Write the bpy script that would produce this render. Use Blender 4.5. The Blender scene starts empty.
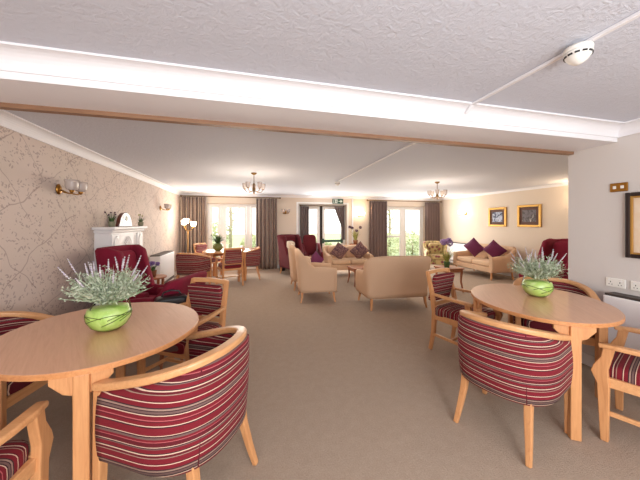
import bpy, bmesh, math, random
from mathutils import Vector, Matrix
PI = math.pi
C = bpy.context.scene.collection
SC = bpy.context.scene
random.seed(7)

# ------------------------------------------------------------------ camera, sky, big lights, exposure
YAW = math.atan(70 / 275)
EYE = 1.48
cd = bpy.data.cameras.new('camera'); cam = bpy.data.objects.new('camera', cd); C.objects.link(cam)
cam.location = (0, 0, EYE); cam.rotation_euler = (PI / 2, 0, -YAW)
cd.sensor_width = 36; cd.lens = 275 / 640 * 36; cd.shift_y = -17 / 640; cd.clip_start = 0.02
SC.camera = cam

w = bpy.data.worlds.new('sky'); SC.world = w; w.use_nodes = True
bgn = w.node_tree.nodes['Background']
bgn.inputs[0].default_value = (1.0, 0.985, 0.93, 1); bgn.inputs[1].default_value = 1.7

def lamp(kind, name, loc, energy, col, size=None, rot=None, sy=None):
    l = bpy.data.lights.new(name, kind); l.energy = energy; l.color = col
    if kind == 'AREA':
        l.size = size
        if sy: l.shape = 'RECTANGLE'; l.size_y = sy
    elif size: l.shadow_soft_size = size
    o = bpy.data.objects.new(name, l); C.objects.link(o); o.location = loc
    if rot: o.rotation_euler = rot
    return o
# added fill light at the unseen wall behind the camera, brightens the near room
lamp('AREA', 'rear_fill', (0.7, -2.35, 1.5), 62, (.88, .94, 1), 3.6, (PI / 2, 0, 0), 1.7)
# added point fill behind the camera for the near ceiling, no lamp stands there
lamp('POINT', 'near_fill', (0.7, -1.0, 1.30), 50, (.96, .97, 1), .22)
# daylight coming in at the three garden openings
lamp('AREA', 'garden_daylight', (-0.56, 8.75, 1.15), 36, (1, .97, .9), 1.4, (-PI / 2 - .3, 0, 0), 1.9)
lamp('AREA', 'garden_daylight', (2.45, 8.75, 1.15), 30, (1, .97, .9), 1.1, (-PI / 2 - .3, 0, 0), 1.9)
lamp('AREA', 'garden_daylight', (5.5, 8.75, 1.15), 40, (1, .97, .9), 1.6, (-PI / 2 - .3, 0, 0), 1.9)
SC.view_settings.view_transform = 'Standard'; SC.view_settings.look = 'None'
SC.view_settings.exposure = 0.82; SC.view_settings.gamma = 1.0; SC.view_settings.use_curve_mapping = False
SC.cycles.max_bounces = 8; SC.cycles.diffuse_bounces = 5; SC.cycles.glossy_bounces = 3; SC.cycles.transmission_bounces = 6; SC.cycles.transparent_max_bounces = 12
SC.cycles.caustics_reflective = False; SC.cycles.caustics_refractive = False
SC.cycles.use_denoising = True; SC.cycles.sample_clamp_indirect = 6

# ------------------------------------------------------------------ materials
def lin(r, g, b):
    f = lambda c: (c / 255 / 12.92) if c / 255 <= .04045 else ((c / 255 + .055) / 1.055) ** 2.4
    return (f(r), f(g), f(b), 1)
class NT:
    def __init__(s, name, col=(.8, .8, .8, 1), rough=.6, metal=0, **kw):
        s.m = bpy.data.materials.new(name); s.m.use_nodes = True
        s.t = s.m.node_tree; s.b = s.t.nodes['Principled BSDF']
        s.b.inputs['Base Color'].default_value = col; s.b.inputs['Roughness'].default_value = rough; s.b.inputs['Metallic'].default_value = metal
        for k, v in kw.items(): s.b.inputs[k.replace('_', ' ')].default_value = v
        s._tc = None
    def n(s, kind, **kw):
        x = s.t.nodes.new('ShaderNode' + kind)
        for k, v in kw.items():
            if k.startswith('i_'):
                key = k[2:]; key = int(key) if key.isdigit() else key.replace('_', ' ')
                s.put(x.inputs[key], v)
            else: setattr(x, k, v)
        return x
    def put(s, sock, v):
        if hasattr(v, 'is_output') or isinstance(v, bpy.types.NodeSocket): s.t.links.new(v, sock)
        else: sock.default_value = v
    def obj(s):
        if not s._tc: s._tc = s.n('TexCoord')
        return s._tc.outputs['Object']
    def sep(s, v=None):
        return s.n('SeparateXYZ', i_0=v or s.obj()).outputs
    def math(s, op, a, b=0.0, clamp=False):
        x = s.n('Math', operation=op, use_clamp=clamp); s.put(x.inputs[0], a); s.put(x.inputs[1], b); return x.outputs[0]
    def map(s, scale=(1, 1, 1), rot=(0, 0, 0), loc=(0, 0, 0)):
        return s.n('Mapping', i_Vector=s.obj(), i_Scale=scale, i_Rotation=rot, i_Location=loc).outputs[0]
    def noise(s, scale, detail=3, rough=.5, vec=None, dist=0):
        x = s.n('TexNoise', i_Vector=vec or s.obj(), i_Scale=scale, i_Detail=detail, i_Roughness=rough, i_Distortion=dist); return x.outputs
    def ramp(s, fac, stops, mode='LINEAR'):
        r = s.n('ValToRGB', i_0=fac); cr = r.color_ramp; cr.interpolation = mode
        while len(cr.elements) < len(stops): cr.elements.new(1)
        for e, (p, c) in zip(cr.elements, stops): e.position = p; e.color = c
        return r.outputs[0]
    def mix(s, fac, a, b):
        x = s.n('Mix', data_type='RGBA'); s.put(x.inputs[0], fac); s.put(x.inputs[6], a); s.put(x.inputs[7], b); return x.outputs[2]
    def color(s, v): s.put(s.b.inputs['Base Color'], v)
    def bump(s, h, strength=.3, dist=.01):
        x = s.n('Bump', i_Strength=strength, i_Distance=dist, i_Height=h); s.t.links.new(x.outputs[0], s.b.inputs['Normal'])

def plain(name, col, rough=.6, metal=0, bump=None, **kw):
    t = NT(name, col, rough, metal, **kw)
    if bump: t.bump(t.noise(bump[0], 3)[0], bump[1], bump[2] if len(bump) > 2 else .005)
    return t.m
def emit(name, col, strength):
    t = NT(name, col, .4); t.b.inputs['Emission Color'].default_value = col; t.b.inputs['Emission Strength'].default_value = strength; return t.m

def wood(name, c1, c2, rough=.35, axis='x', coat=0.0):
    t = NT(name, c1, rough)
    sc = {'x': (2, 28, 28), 'y': (28, 2, 28), 'z': (28, 28, 2)}[axis]
    n = t.noise(1.6, 5, .6, t.map(sc), 1.2)[0]
    t.color(t.ramp(n, [(.3, c1), (.55, tuple((a + b) / 2 for a, b in zip(c1, c2))), (.75, c2)]))
    if coat: t.b.inputs['Coat Weight'].default_value = coat; t.b.inputs['Coat Roughness'].default_value = .12
    t.bump(n, .05, .002); return t.m
def fabric(name, col, var=.12, rough=.9):
    t = NT(name, col, rough)
    n = t.noise(140, 3)[0]; n2 = t.noise(5, 2)[0]
    dk = tuple(c * (1 - var) for c in col[:3]) + (1,); lt = tuple(min(1, c * (1 + var)) for c in col[:3]) + (1,)
    t.color(t.mix(t.math('MULTIPLY', n2, .35), t.mix(n, dk, lt), dk))
    t.bump(n, .35, .003); return t.m
BU, CR, GR, BK, PK, TA = lin(120, 12, 30), lin(224, 194, 170), lin(112, 88, 82), lin(48, 26, 32), lin(186, 96, 98), lin(160, 134, 118)
BD = lin(94, 8, 24)
SEQ = [(17, BU), (2.5, BK), (2.5, CR), (8, BU), (3, BD), (2, PK), (9, BU), (2.5, CR), (3, BK), (5, GR), (2, BK), (4, TA), (3, BK), (10, BU), (2, CR), (3, BD), (12, BU), (2, TA), (6, BD), (2.5, CR), (2.5, BK), (9, BU), (2.5, GR), (2, BK), (2, CR), (10, BD), (2, PK), (5, BU), (5, GR), (3, BK), (2, CR)]
def stripes(name, axis, period=.27):
    t = NT(name, BU, .88); xyz = t.sep()
    wob = t.math('MULTIPLY', t.noise(3, 1)[0], .012)
    v = t.math('ADD', xyz[axis], wob)
    fr = t.math('FRACT', t.math('MULTIPLY', v, 1 / period))
    tot = sum(a for a, _ in SEQ); p = 0; st = []
    for a, c in SEQ: st.append((p / tot, c)); p += a
    col = t.ramp(fr, st, 'CONSTANT')
    n = t.noise(160, 2)[0]
    t.color(t.mix(t.math('MULTIPLY', n, .25), col, BD))
    t.bump(n, .4, .003); return t.m

M = {}
M['beech'] = wood('beech', lin(216, 158, 106), lin(192, 130, 82), .38, 'z')
M['beech_x'] = wood('beech_rail', lin(222, 168, 116), lin(202, 142, 92), .38, 'x')
M['table'] = wood('table_top_beech', lin(222, 172, 138), lin(206, 152, 118), .3, 'x', .35)
M['table_edge'] = wood('table_edge_beech', lin(214, 150, 96), lin(190, 122, 74), .35, 'x')
M['darkbeech'] = wood('brown_beech', lin(168, 104, 66), lin(140, 82, 50), .4, 'z')
M['mahogany'] = wood('mahogany', lin(104, 46, 28), lin(70, 28, 18), .3, 'x', .3)
M['trimwood'] = wood('oak_strip', lin(150, 112, 84), lin(128, 92, 68), .5, 'x')
M['sz'] = stripes('striped_fabric_back', 2); M['sy'] = stripes('striped_fabric_seat', 1)
M['beige'] = fabric('beige_fabric', lin(214, 178, 146), .07)
M['beige_c'] = fabric('beige_cushion_fabric', lin(218, 184, 152), .07)
M['burg'] = fabric('burgundy_fabric', lin(126, 6, 42), .12)
M['burg_dk'] = fabric('dark_burgundy_fabric', lin(92, 10, 24), .12)
M['purple'] = fabric('purple_velvet', lin(104, 28, 74), .15, .7)
t = NT('mottled_purple_fabric', lin(110, 84, 92), .85)
t.color(t.ramp(t.noise(38, 3)[0], [(.38, lin(70, 44, 66)), (.5, lin(122, 88, 92)), (.62, lin(160, 128, 112))])); M['mottle'] = t.m
t = NT('floral_fabric', lin(215, 185, 120), .85)
v = t.n('TexVoronoi', i_Vector=t.obj(), i_Scale=9.0)
fl = t.ramp(v.outputs['Distance'], [(.0, lin(110, 30, 56)), (.25, lin(160, 84, 92)), (.36, lin(134, 124, 74)), (.5, lin(200, 176, 124))])
t.color(fl); M['floral'] = t.m
t = NT('lace_fabric', lin(232, 214, 190), .85); t.color(t.ramp(t.noise(45, 3)[0], [(.42, lin(190, 160, 130)), (.52, lin(238, 222, 200))])); M['lace'] = t.m
M['white'] = plain('white_paint', lin(236, 233, 232), .45)
M['white_gloss'] = plain('white_gloss_paint', lin(240, 238, 235), .25)
M['upvc'] = plain('white_frame_plastic', lin(244, 243, 240), .3)
M['plastic'] = plain('cream_plastic', lin(238, 234, 226), .4)
M['brass'] = plain('aged_brass', lin(176, 128, 62), .3, 1)
M['brass_dk'] = plain('dark_brass', lin(120, 90, 52), .35, 1)
M['black'] = plain('black_plastic', lin(18, 18, 20), .3)
M['blackleather'] = plain('black_leather', lin(20, 18, 22), .28, 0, (60, .3))
M['darkmetal'] = plain('dark_metal', lin(52, 48, 46), .4, .8)
M['green_bar'] = plain('dark_green_metal', lin(40, 78, 66), .4)
M['sign_green'] = plain('green_sign_plastic', lin(38, 74, 56), .4)
M['sign_white'] = plain('white_sign_ink', lin(226, 230, 220), .5)
M['shade_off'] = plain('frosted_glass', lin(228, 214, 206), .25, Alpha=.75, Transmission_Weight=.3)
M['shade_on'] = emit('lit_frosted_glass', (1, .86, .66, 1), 8)
M['shade_dim'] = emit('dim_frosted_glass', (1, .9, .78, 1), .7)
M['soil'] = plain('soil', lin(60, 44, 34), .9)
M['terracotta'] = plain('brown_pot', lin(140, 96, 66), .6)
M['olivepot'] = plain('olive_glaze', lin(112, 120, 62), .25)
M['greypot'] = plain('grey_green_pot', lin(140, 140, 116), .5)
M['grillblack'] = plain('dark_grille', lin(60, 52, 48), .5)
# glass
def glass(name, tint=(1, 1, 1, 1), refl=.12):
    m = bpy.data.materials.new(name); m.use_nodes = True; nt = m.node_tree; nt.nodes.clear()
    o = nt.nodes.new('ShaderNodeOutputMaterial'); mx = nt.nodes.new('ShaderNodeMixShader'); tr = nt.nodes.new('ShaderNodeBsdfTransparent'); gl = nt.nodes.new('ShaderNodeBsdfGlossy')
    lw = nt.nodes.new('ShaderNodeLayerWeight'); lw.inputs[0].default_value = refl
    tr.inputs[0].default_value = tint; gl.inputs['Roughness'].default_value = .03
    nt.links.new(lw.outputs['Fresnel'], mx.inputs[0]); nt.links.new(tr.outputs[0], mx.inputs[1]); nt.links.new(gl.outputs[0], mx.inputs[2]); nt.links.new(mx.outputs[0], o.inputs[0]); return m
M['glass'] = glass('window_glass'); M['bowlglass'] = glass('bowl_glass', (.97, .99, .95, 1), .06)
# leaves
def leafmat(name, c1, c2, sc=30):
    t = NT(name, c1, .55); t.color(t.ramp(t.noise(sc, 2)[0], [(.35, c1), (.65, c2)])); return t.m
M['lav_leaf'] = leafmat('grey_green_leaf', lin(126, 146, 108), lin(214, 220, 198))
M['lav_flower'] = leafmat('pale_lavender_flower', lin(212, 204, 206), lin(176, 164, 180), 60)
M['leaf_dk'] = leafmat('dark_green_leaf', lin(42, 70, 30), lin(84, 110, 54))
M['leaf_yel'] = leafmat('yellow_green_leaf', lin(120, 128, 50), lin(176, 170, 84))
M['allium'] = leafmat('mauve_flower', lin(126, 96, 150), lin(164, 132, 176), 50)
M['orchid'] = leafmat('dark_plum_flower', lin(58, 26, 50), lin(96, 50, 76), 50)
M['violet'] = leafmat('violet_flower', lin(110, 84, 150), lin(150, 120, 180), 50)
M['bush'] = leafmat('garden_leaf', lin(150, 164, 116), lin(200, 204, 164), 4)
M['bark'] = plain('bark', lin(176, 164, 148), .9)
t = NT('lime_leaf', lin(176, 214, 110), .3)
n = t.noise(9, 3, .5, None, 1.5)[0]
t.color(t.ramp(n, [(.3, lin(160, 196, 92)), (.5, lin(186, 214, 118)), (.7, lin(208, 226, 156))])); t.b.inputs['Coat Weight'].default_value = .4; M['lime'] = t.m
M['lime_dk'] = leafmat('olive_leaf_vein', lin(74, 92, 34), lin(104, 122, 48))
# room surfaces
t = NT('carpet', lin(168, 148, 134), .95)
n1 = t.noise(95, 4, .7)[0]; n2 = t.noise(1.3, 3)[0]; n3 = t.noise(14, 3, .7)[0]
base = t.mix(n1, lin(136, 115, 98), lin(208, 188, 168))
t.color(t.mix(t.math('MULTIPLY', n2, .35), t.mix(t.math('MULTIPLY', n3, .55), base, lin(136, 115, 98)), lin(166, 144, 122))); t.bump(n1, .6, .008); M['carpet'] = t.m
t = NT('artex_ceiling', lin(214, 217, 227), .8)
n1 = t.noise(26, 5, .6, None, 1.2)[0]; t.bump(n1, .5, .012); M['ceiling'] = t.m
M['ceiling_far'] = M['ceiling']
M['wall'] = plain('cream_wall_paint', lin(226, 210, 192), .75, 0, (60, .05))
M['wall_near'] = plain('pale_wall_paint', lin(212, 205, 200), .7, 0, (60, .05))
M['paint'] = plain('white_ceiling_paint', lin(240, 238, 240), .6)
t = NT('leafy_wallpaper', lin(205, 184, 168), .75)
vec = t.map((0, 1, 1)); dn = t.noise(3.2, 3, .5, vec)
dv = t.n('VectorMath', operation='SCALE', i_0=dn[1], i_Scale=.12).outputs[0]
vv = t.n('VectorMath', operation='ADD', i_0=vec, i_1=dv).outputs[0]
def leaflayer(scale, rot, thr, keep):
    mp = t.n('Mapping', i_Vector=t.n('Mapping', i_Vector=vv, i_Rotation=(rot, 0, 0)).outputs[0], i_Scale=(0, scale, scale * .42)).outputs[0]
    vo = t.n('TexVoronoi', i_Vector=mp, i_Scale=1.0); vo.voronoi_dimensions = '3D'
    a = t.math('LESS_THAN', vo.outputs['Distance'], thr)
    cs = t.n('SeparateColor', i_0=vo.outputs['Color']).outputs[0]
    return t.math('MULTIPLY', a, t.math('GREATER_THAN', cs, keep))
l1 = leaflayer(42, .5, .32, .25); l2 = leaflayer(46, -.9, .32, .25); l3 = leaflayer(40, 1.6, .30, .3)
def branch(ry, rz_, sp, nz, loc):
    ss = t.n('SeparateXYZ', i_0=t.map((0, 1, 1), (0, 0, 0), loc)).outputs
    lin_ = t.math('ADD', t.math('MULTIPLY', ss[1], ry), t.math('MULTIPLY', ss[2], rz_))
    lin_ = t.math('ADD', lin_, t.math('MULTIPLY', t.noise(nz, 2, .5, t.map((0, 1, 1), (0, 0, 0), loc))[0], .30))
    return t.math('LESS_THAN', t.math('ABSOLUTE', t.math('SUBTRACT', t.math('FRACT', t.math('MULTIPLY', lin_, 1 / sp)), .5)), 0.011)
br = branch(.75, .65, .42, 1.9, (0, 0, 0)); br2 = branch(-.55, .85, .55, 2.3, (0, 3, 5))
gap = t.math('GREATER_THAN', t.noise(3.1, 1, .5, t.map((0, 1, 1), (0, 0, 0), (0, 9, 2)))[0], .40)
clump = t.math('GREATER_THAN', t.noise(6.5, 2, .5, vec)[0], .47)
lv = t.math('MULTIPLY', t.math('MAXIMUM', l1, t.math('MAXIMUM', l2, l3)), clump)
c0 = t.mix(t.noise(1.7, 2, .5, vec)[0], lin(214, 194, 185), lin(204, 190, 176))
c1 = t.mix(t.math('MULTIPLY', lv, .52), c0, lin(140, 118, 114))
c2 = t.mix(t.math('MULTIPLY', t.math('MULTIPLY', t.math('MAXIMUM', br, br2), gap), .5), c1, lin(140, 116, 110))
t.color(c2); M['wallpaper'] = t.m
def curtainmat(name, stops, period):
    t = NT(name, stops[0][1], .85); x = t.sep()[0]
    t.color(t.ramp(t.math('FRACT', t.math('MULTIPLY', x, 1 / period)), stops, 'CONSTANT')); t.bump(t.noise(200, 2)[0], .3, .002); return t.m
M['cur_stripe'] = curtainmat('striped_curtain', [(0, lin(58, 46, 48)), (.22, lin(212, 190, 172)), (.34, lin(128, 108, 102)), (.55, lin(222, 204, 186)), (.66, lin(74, 60, 60)), (.85, lin(160, 138, 126))], .118)
M['cur_grey'] = fabric('grey_brown_curtain', lin(122, 102, 96), .1)
M['cur_dark'] = fabric('dark_grey_curtain', lin(112, 98, 96), .1)
def art(name, cols, sc):
    t = NT(name, cols[0], .5); n = t.noise(sc, 4, .6, None, .6)[0]; k = len(cols)
    t.color(t.ramp(n, [(.28 + .45 * i / (k - 1), c) for i, c in enumerate(cols)])); return t.m
M['art_a'] = art('flower_print', [lin(20, 16, 24), lin(60, 66, 96), lin(190, 196, 214), lin(40, 30, 40)], 9)
M['art_b'] = art('landscape_print', [lin(40, 30, 30), lin(110, 100, 104), lin(60, 46, 44), lin(200, 190, 186)], 7)
M['mount'] = plain('picture_mount', lin(96, 62, 48), .7)
M['art_c'] = art('pale_print', [lin(238, 222, 200), lin(232, 206, 176), lin(240, 228, 210)], 3)
M['gold'] = plain('gold_frame', lin(196, 150, 80), .38, .7, (50, .3))
M['darkwood'] = wood('dark_frame_wood', lin(48, 34, 32), lin(30, 20, 20), .3, 'z')
M['lawn'] = leafmat('lawn_grass', lin(130, 150, 96), lin(160, 176, 120), 8)
M['paving'] = plain('pale_paving', lin(210, 204, 194), .8)
M['mirrorface'] = plain('clock_silver', lin(230, 222, 212), .2, .6)

# ------------------------------------------------------------------ mesh builder
class MB:
    def __init__(s): s.v = []; s.f = []; s.sm = []
    def add(s, vs, fs, smooth=False):
        o = len(s.v); s.v += [Vector(p) for p in vs]; s.f += [[o + i for i in f] for f in fs]; s.sm += [smooth] * len(fs); return s
    def box(s, c, d, rz=0, mat=None):
        x, y, z = [k / 2 for k in d]
        vs = [Vector((a * x, b * y, e * z)) for e in (-1, 1) for a, b in ((-1, -1), (1, -1), (1, 1), (-1, 1))]
        R = mat or Matrix.Rotation(rz, 3, 'Z')
        return s.add([R @ v + Vector(c) for v in vs], [(3, 2, 1, 0), (4, 5, 6, 7), (0, 1, 5, 4), (1, 2, 6, 5), (2, 3, 7, 6), (3, 0, 4, 7)])
    def b2(s, lo, hi): return s.box([(a + b) / 2 for a, b in zip(lo, hi)], [b - a for a, b in zip(lo, hi)])
    def prism(s, pts, axis, t0, t1):
        def P(a, b, t): return {'x': (t, a, b), 'y': (a, t, b), 'z': (a, b, t)}[axis]
        n = len(pts); vs = [P(a, b, t0) for a, b in pts] + [P(a, b, t1) for a, b in pts]
        return s.add(vs, [list(range(n))[::-1], list(range(n, 2 * n))] + [(i, (i + 1) % n, n + (i + 1) % n, n + i) for i in range(n)])
    def rings(s, rings, closed=True, caps=True, smooth=True):
        n = len(rings[0]); vs = [p for r in rings for p in r]; fs = []
        for i in range(len(rings) - 1):
            for j in range(n if closed else n - 1):
                k = (j + 1) % n; fs.append((i * n + j, i * n + k, (i + 1) * n + k, (i + 1) * n + j))
        s.add(vs, fs, smooth)
        if caps and closed:
            o = len(s.v) - len(vs); s.f += [[o + i for i in range(n)][::-1], [o + len(vs) - n + i for i in range(n)]]; s.sm += [False, False]
        return s
    def tube(s, pts, r, n=8, caps=True, smooth=True):
        pts = [Vector(p) for p in pts]; rs = r if isinstance(r, (list, tuple)) else [r] * len(pts); out = []; ref = None
        for i, p in enumerate(pts):
            tng = (pts[min(i + 1, len(pts) - 1)] - pts[max(i - 1, 0)]).normalized()
            if ref is None: ref = tng.orthogonal().normalized()
            ref = (ref - tng * ref.dot(tng)).normalized(); bi = tng.cross(ref)
            out.append([p + (ref * math.cos(2 * PI * k / n) + bi * math.sin(2 * PI * k / n)) * rs[i] for k in range(n)])
        return s.rings(out, True, caps, smooth)
    def bar(s, pts, wd, ht, up=(0, 0, 1), ends=None):
        """rectangular section swept along pts; wd across, ht along up; either may be a list"""
        pts = [Vector(p) for p in pts]; out = []; up = Vector(up)
        W = wd if isinstance(wd, (list, tuple)) else [wd] * len(pts); H = ht if isinstance(ht, (list, tuple)) else [ht] * len(pts)
        for i, p in enumerate(pts):
            tng = (pts[min(i + 1, len(pts) - 1)] - pts[max(i - 1, 0)]).normalized()
            sd = tng.cross(up).normalized(); u = sd.cross(tng).normalized()
            out.append([p + sd * a * W[i] / 2 + u * b * H[i] / 2 for a, b in ((-1, -1), (1, -1), (1, 1), (-1, 1))])
        return s.rings(out, True, True, False)
    def lathe(s, prof, c=(0, 0, 0), n=24, smooth=True, sx=1, sy=1, caps=True):
        c = Vector(c)
        return s.rings([[c + Vector((r * sx * math.cos(2 * PI * k / n), r * sy * math.sin(2 * PI * k / n), z)) for k in range(n)] for r, z in prof], True, caps, smooth)
    def cushion(s, c, d, e1=.35, e2=.3, nu=28, nv=14, mat=None):
        c = Vector(c); pw = lambda q, e: math.copysign(abs(q) ** e, q); rr = []
        for i in range(nv + 1):
            b = -PI / 2 + PI * i / nv; cb, sb = pw(math.cos(b), e1), pw(math.sin(b), e1); row = []
            for j in range(nu):
                a = 2 * PI * j / nu; p = Vector((d[0] / 2 * cb * pw(math.cos(a), e2), d[1] / 2 * cb * pw(math.sin(a), e2), d[2] / 2 * sb))
                row.append(c + (mat @ p if mat else p))
            rr.append(row)
        return s.rings(rr, True, True, True)
    def pillow(s, size, thick, n=12, mat=None, loc=(0, 0, 0)):
        """square throw pillow with pinched corners, in the local XZ plane"""
        loc = Vector(loc)
        for sg in (-1, 1):
            vs = []; fs = []
            for i in range(n + 1):
                for j in range(n + 1):
                    u, v = -1 + 2 * i / n, -1 + 2 * j / n
                    h = ((1 - u * u) * (1 - v * v)) ** .45
                    k = 1 - .07 * (1 - abs(u)) * abs(v) ** 3; k2 = 1 - .07 * (1 - abs(v)) * abs(u) ** 3
                    p = Vector((u * size / 2 * k2, sg * h * thick / 2, v * size / 2 * k)); vs.append(loc + (mat @ p if mat else p))
            for i in range(n):
                for j in range(n):
                    a = i * (n + 1) + j; q = (a, a + 1, a + n + 2, a + n + 1); fs.append(q if sg < 0 else q[::-1])
            s.add(vs, fs, True)
        return s
    def sphere(s, c, r, n=10, sz=1):
        return s.lathe([(max(1e-4, r * math.cos(b)), r * sz * math.sin(b)) for b in [-PI / 2 + PI * i / n for i in range(n + 1)]], c, n + 2)
    def shell(s, path, thick, ztop, zbot, flare=None, bulge=0.0, rows=8, top_round=.02):
        """upholstered wall following the plan path [(x,y)], outside on its right-hand side; ztop/zbot functions of (x,y)"""
        n = len(path); P = [Vector((a, b)) for a, b in path]; rr = []
        for i, p in enumerate(P):
            tg = (P[min(i + 1, n - 1)] - P[max(i - 1, 0)]).normalized(); nr = Vector((-tg.y, tg.x))   # inward
            zt, zb = ztop(p.x, p.y), zbot(p.x, p.y); ring = []
            fl = flare(p.x, p.y) if flare else 0
            def pt(off, q):
                b = bulge * math.sin(PI * q); o = p - nr * (fl * q * q + b - off); return Vector((o.x, o.y, zb + (zt - zb) * q))
            for k in range(rows + 1): ring.append(pt(0, k / rows * (1 - top_round / max(.1, zt - zb))))
            q = pt(thick * .22, 1); ring.append(q); q = pt(thick * .78, 1); ring.append(q)
            for k in range(rows, -1, -1): ring.append(pt(thick, k / rows * (1 - top_round / max(.1, zt - zb))))
            rr.append(ring)
        return s.rings(rr, True, True, True)
    def build(s, name, mat, parent=None, bevel=0, seg=2, sub=0, loc=None, autosmooth=False, solid=0):
        me = bpy.data.meshes.new(name); me.from_pydata([tuple(v) for v in s.v], [], s.f)
        for p, q in zip(me.polygons, s.sm): p.use_smooth = q
        bm = bmesh.new(); bm.from_mesh(me); bmesh.ops.recalc_face_normals(bm, faces=bm.faces); bm.to_mesh(me); bm.free()
        me.materials.append(M[mat] if isinstance(mat, str) else mat); me.update()
        o = bpy.data.objects.new(name, me); C.objects.link(o)
        if parent: o.parent = parent
        if loc: o.location = loc
        if solid: m = o.modifiers.new('thickness', 'SOLIDIFY'); m.thickness = solid; m.offset = 0
        if bevel: m = o.modifiers.new('edge', 'BEVEL'); m.width = bevel; m.segments = seg; m.limit_method = 'ANGLE'; m.angle_limit = math.radians(40)
        if sub: m = o.modifiers.new('smooth', 'SUBSURF'); m.levels = sub; m.render_levels = sub
        return o
def tag(o, label, cat, group=None, kind=None):
    o['label'] = label; o['category'] = cat
    if group: o['group'] = group
    if kind: o['kind'] = kind
    return o
def thing(name, label, cat, loc=(0, 0, 0), rz=0, group=None):
    o = bpy.data.objects.new(name, None); C.objects.link(o); o.location = loc; o.rotation_euler = (0, 0, rz); o.empty_display_size = .1
    return tag(o, label, cat, group)
def struct(mb, name, mat, **kw):
    o = mb.build(name, mat, **kw); o['kind'] = 'structure'; return o
def dup(root, loc, rz, label, group=None, parent=None):
    c = root.copy(); C.objects.link(c)
    if parent: c.parent = parent
    else:
        c.location = loc; c.rotation_euler = (0, 0, rz); c['label'] = label
        if group: c['group'] = group
    for ch in list(root.children): dup(ch, None, None, None, None, c)
    return c

# ------------------------------------------------------------------ the room
XL, XR, XN, YB, H = -2.04, 7.04, 3.41, 9.05, 2.40
YF, YBM0, YBM1 = -2.6, 1.85, 2.25          # wall behind camera, beam front, beam back
ZB = 2.255
struct(MB().b2((XL - .15, YF - .15, -.1), (XR + .15, YB + .25, 0)), 'floor', 'carpet')
struct(MB().b2((XL - .15, YF - .15, H), (XN + .2, YBM0 + .1, H + .12)), 'ceiling_near', 'ceiling')
struct(MB().b2((XL - .15, YBM0 + .1, H), (XR + .15, YB + .25, H + .12)), 'ceiling', 'ceiling')
struct(MB().b2((XL - .15, YF - .15, 0), (XL, YB + .25, H)), 'wall_left', 'wallpaper')
struct(MB().b2((XR, YBM1 - .2, 0), (XR + .15, YB + .25, H)), 'wall_right', 'wall')
struct(MB().b2((XN, YF - .15, 0), (XN + .2, YBM0 + .1, H)), 'wall_right_near', 'wall_near')
struct(MB().b2((XN, YBM0 + .1, 0), (XR + .15, YBM1 + .02, H)), 'wall_divider', 'wall_near')
rw = MB(); rw.b2((XL, YF - .15, 0), (-1.1, YF, H)); rw.b2((2.5, YF - .15, 0), (XN, YF, H)); rw.b2((-1.1, YF - .15, 0), (2.5, YF, .7)); rw.b2((-1.1, YF - .15, 2.3), (2.5, YF, H))
struct(rw, 'wall_rear', 'wall_near')
struct(MB().b2((XL, YBM0, ZB), (XN, YBM1, H)), 'beam', 'paint')
struct(MB().b2((XL, YBM1 - .035, ZB - .03), (XN, YBM1 + .015, ZB + .01)), 'trim_1', 'trimwood')
# back wall with three openings
OP = [(-1.28, .32, 0.0, 2.09), (1.56, 3.26, 0.0, 2.12), (4.70, 6.36, 0.0, 2.09)]
bw = MB(); xs = XL
for a, b, z0, z1 in OP:
    bw.b2((xs, YB, 0), (a, YB + .25, H)); bw.b2((a, YB, z1), (b, YB + .25, H)); xs = b
bw.b2((xs, YB, 0), (XR, YB + .25, H)); struct(bw, 'wall_back', 'wall')
# cornices: concave profile swept along a wall
def cornice(name, p0, p1, inward, sz=.11, mat='paint', z=H):
    p0, p1, n = Vector((*p0, 0)), Vector((*p1, 0)), Vector((*inward, 0)); prof = [(0, -sz), (.012, -sz)]
    for i in range(7):
        a = PI / 2 * i / 6; prof.append((.012 + (sz - .024) * (1 - math.cos(a)), -sz + .012 + (sz - .024) * math.sin(a)))
    prof += [(sz, -.012), (sz, 0), (0, 0)]
    r = [[q + n * a + Vector((0, 0, z + b)) for a, b in prof] for q in (p0, p1)]
    return struct(MB().rings(r, True, True, False), name, mat)
cornice('trim_2', (XL, YBM0), (XN, YBM0), (0, -1), .105)
cornice('trim_3', (XN, YF), (XN, YBM0), (-1, 0), .105)
cornice('trim_4', (XL, YF), (XL, YBM0), (1, 0), .105)
cornice('trim_5', (XL, YBM1), (XL, YB), (1, 0), .10)
cornice('trim_6', (XL, YB), (XR, YB), (0, -1), .08)
cornice('trim_7', (XR, YBM1), (XR, YB), (-1, 0), .06)
def skirt(name, lo, hi): struct(MB().b2(lo, hi), name, 'white_gloss', bevel=.006)
skirt('baseboard_left', (XL, YF, 0), (XL + .018, YB, .12)); skirt('baseboard_right', (XR - .018, YBM1 + .02, 0), (XR, YB, .12))
skirt('baseboard_near', (XN - .018, YF, 0), (XN, YBM1, .12))
for i, (a, b) in enumerate([(XL, -1.28), (.32, 1.5), (3.33, 4.70), (6.36, XR)]): skirt('baseboard_back_%d' % (i + 1), (a, YB - .018, 0), (b, YB, .12))
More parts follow.
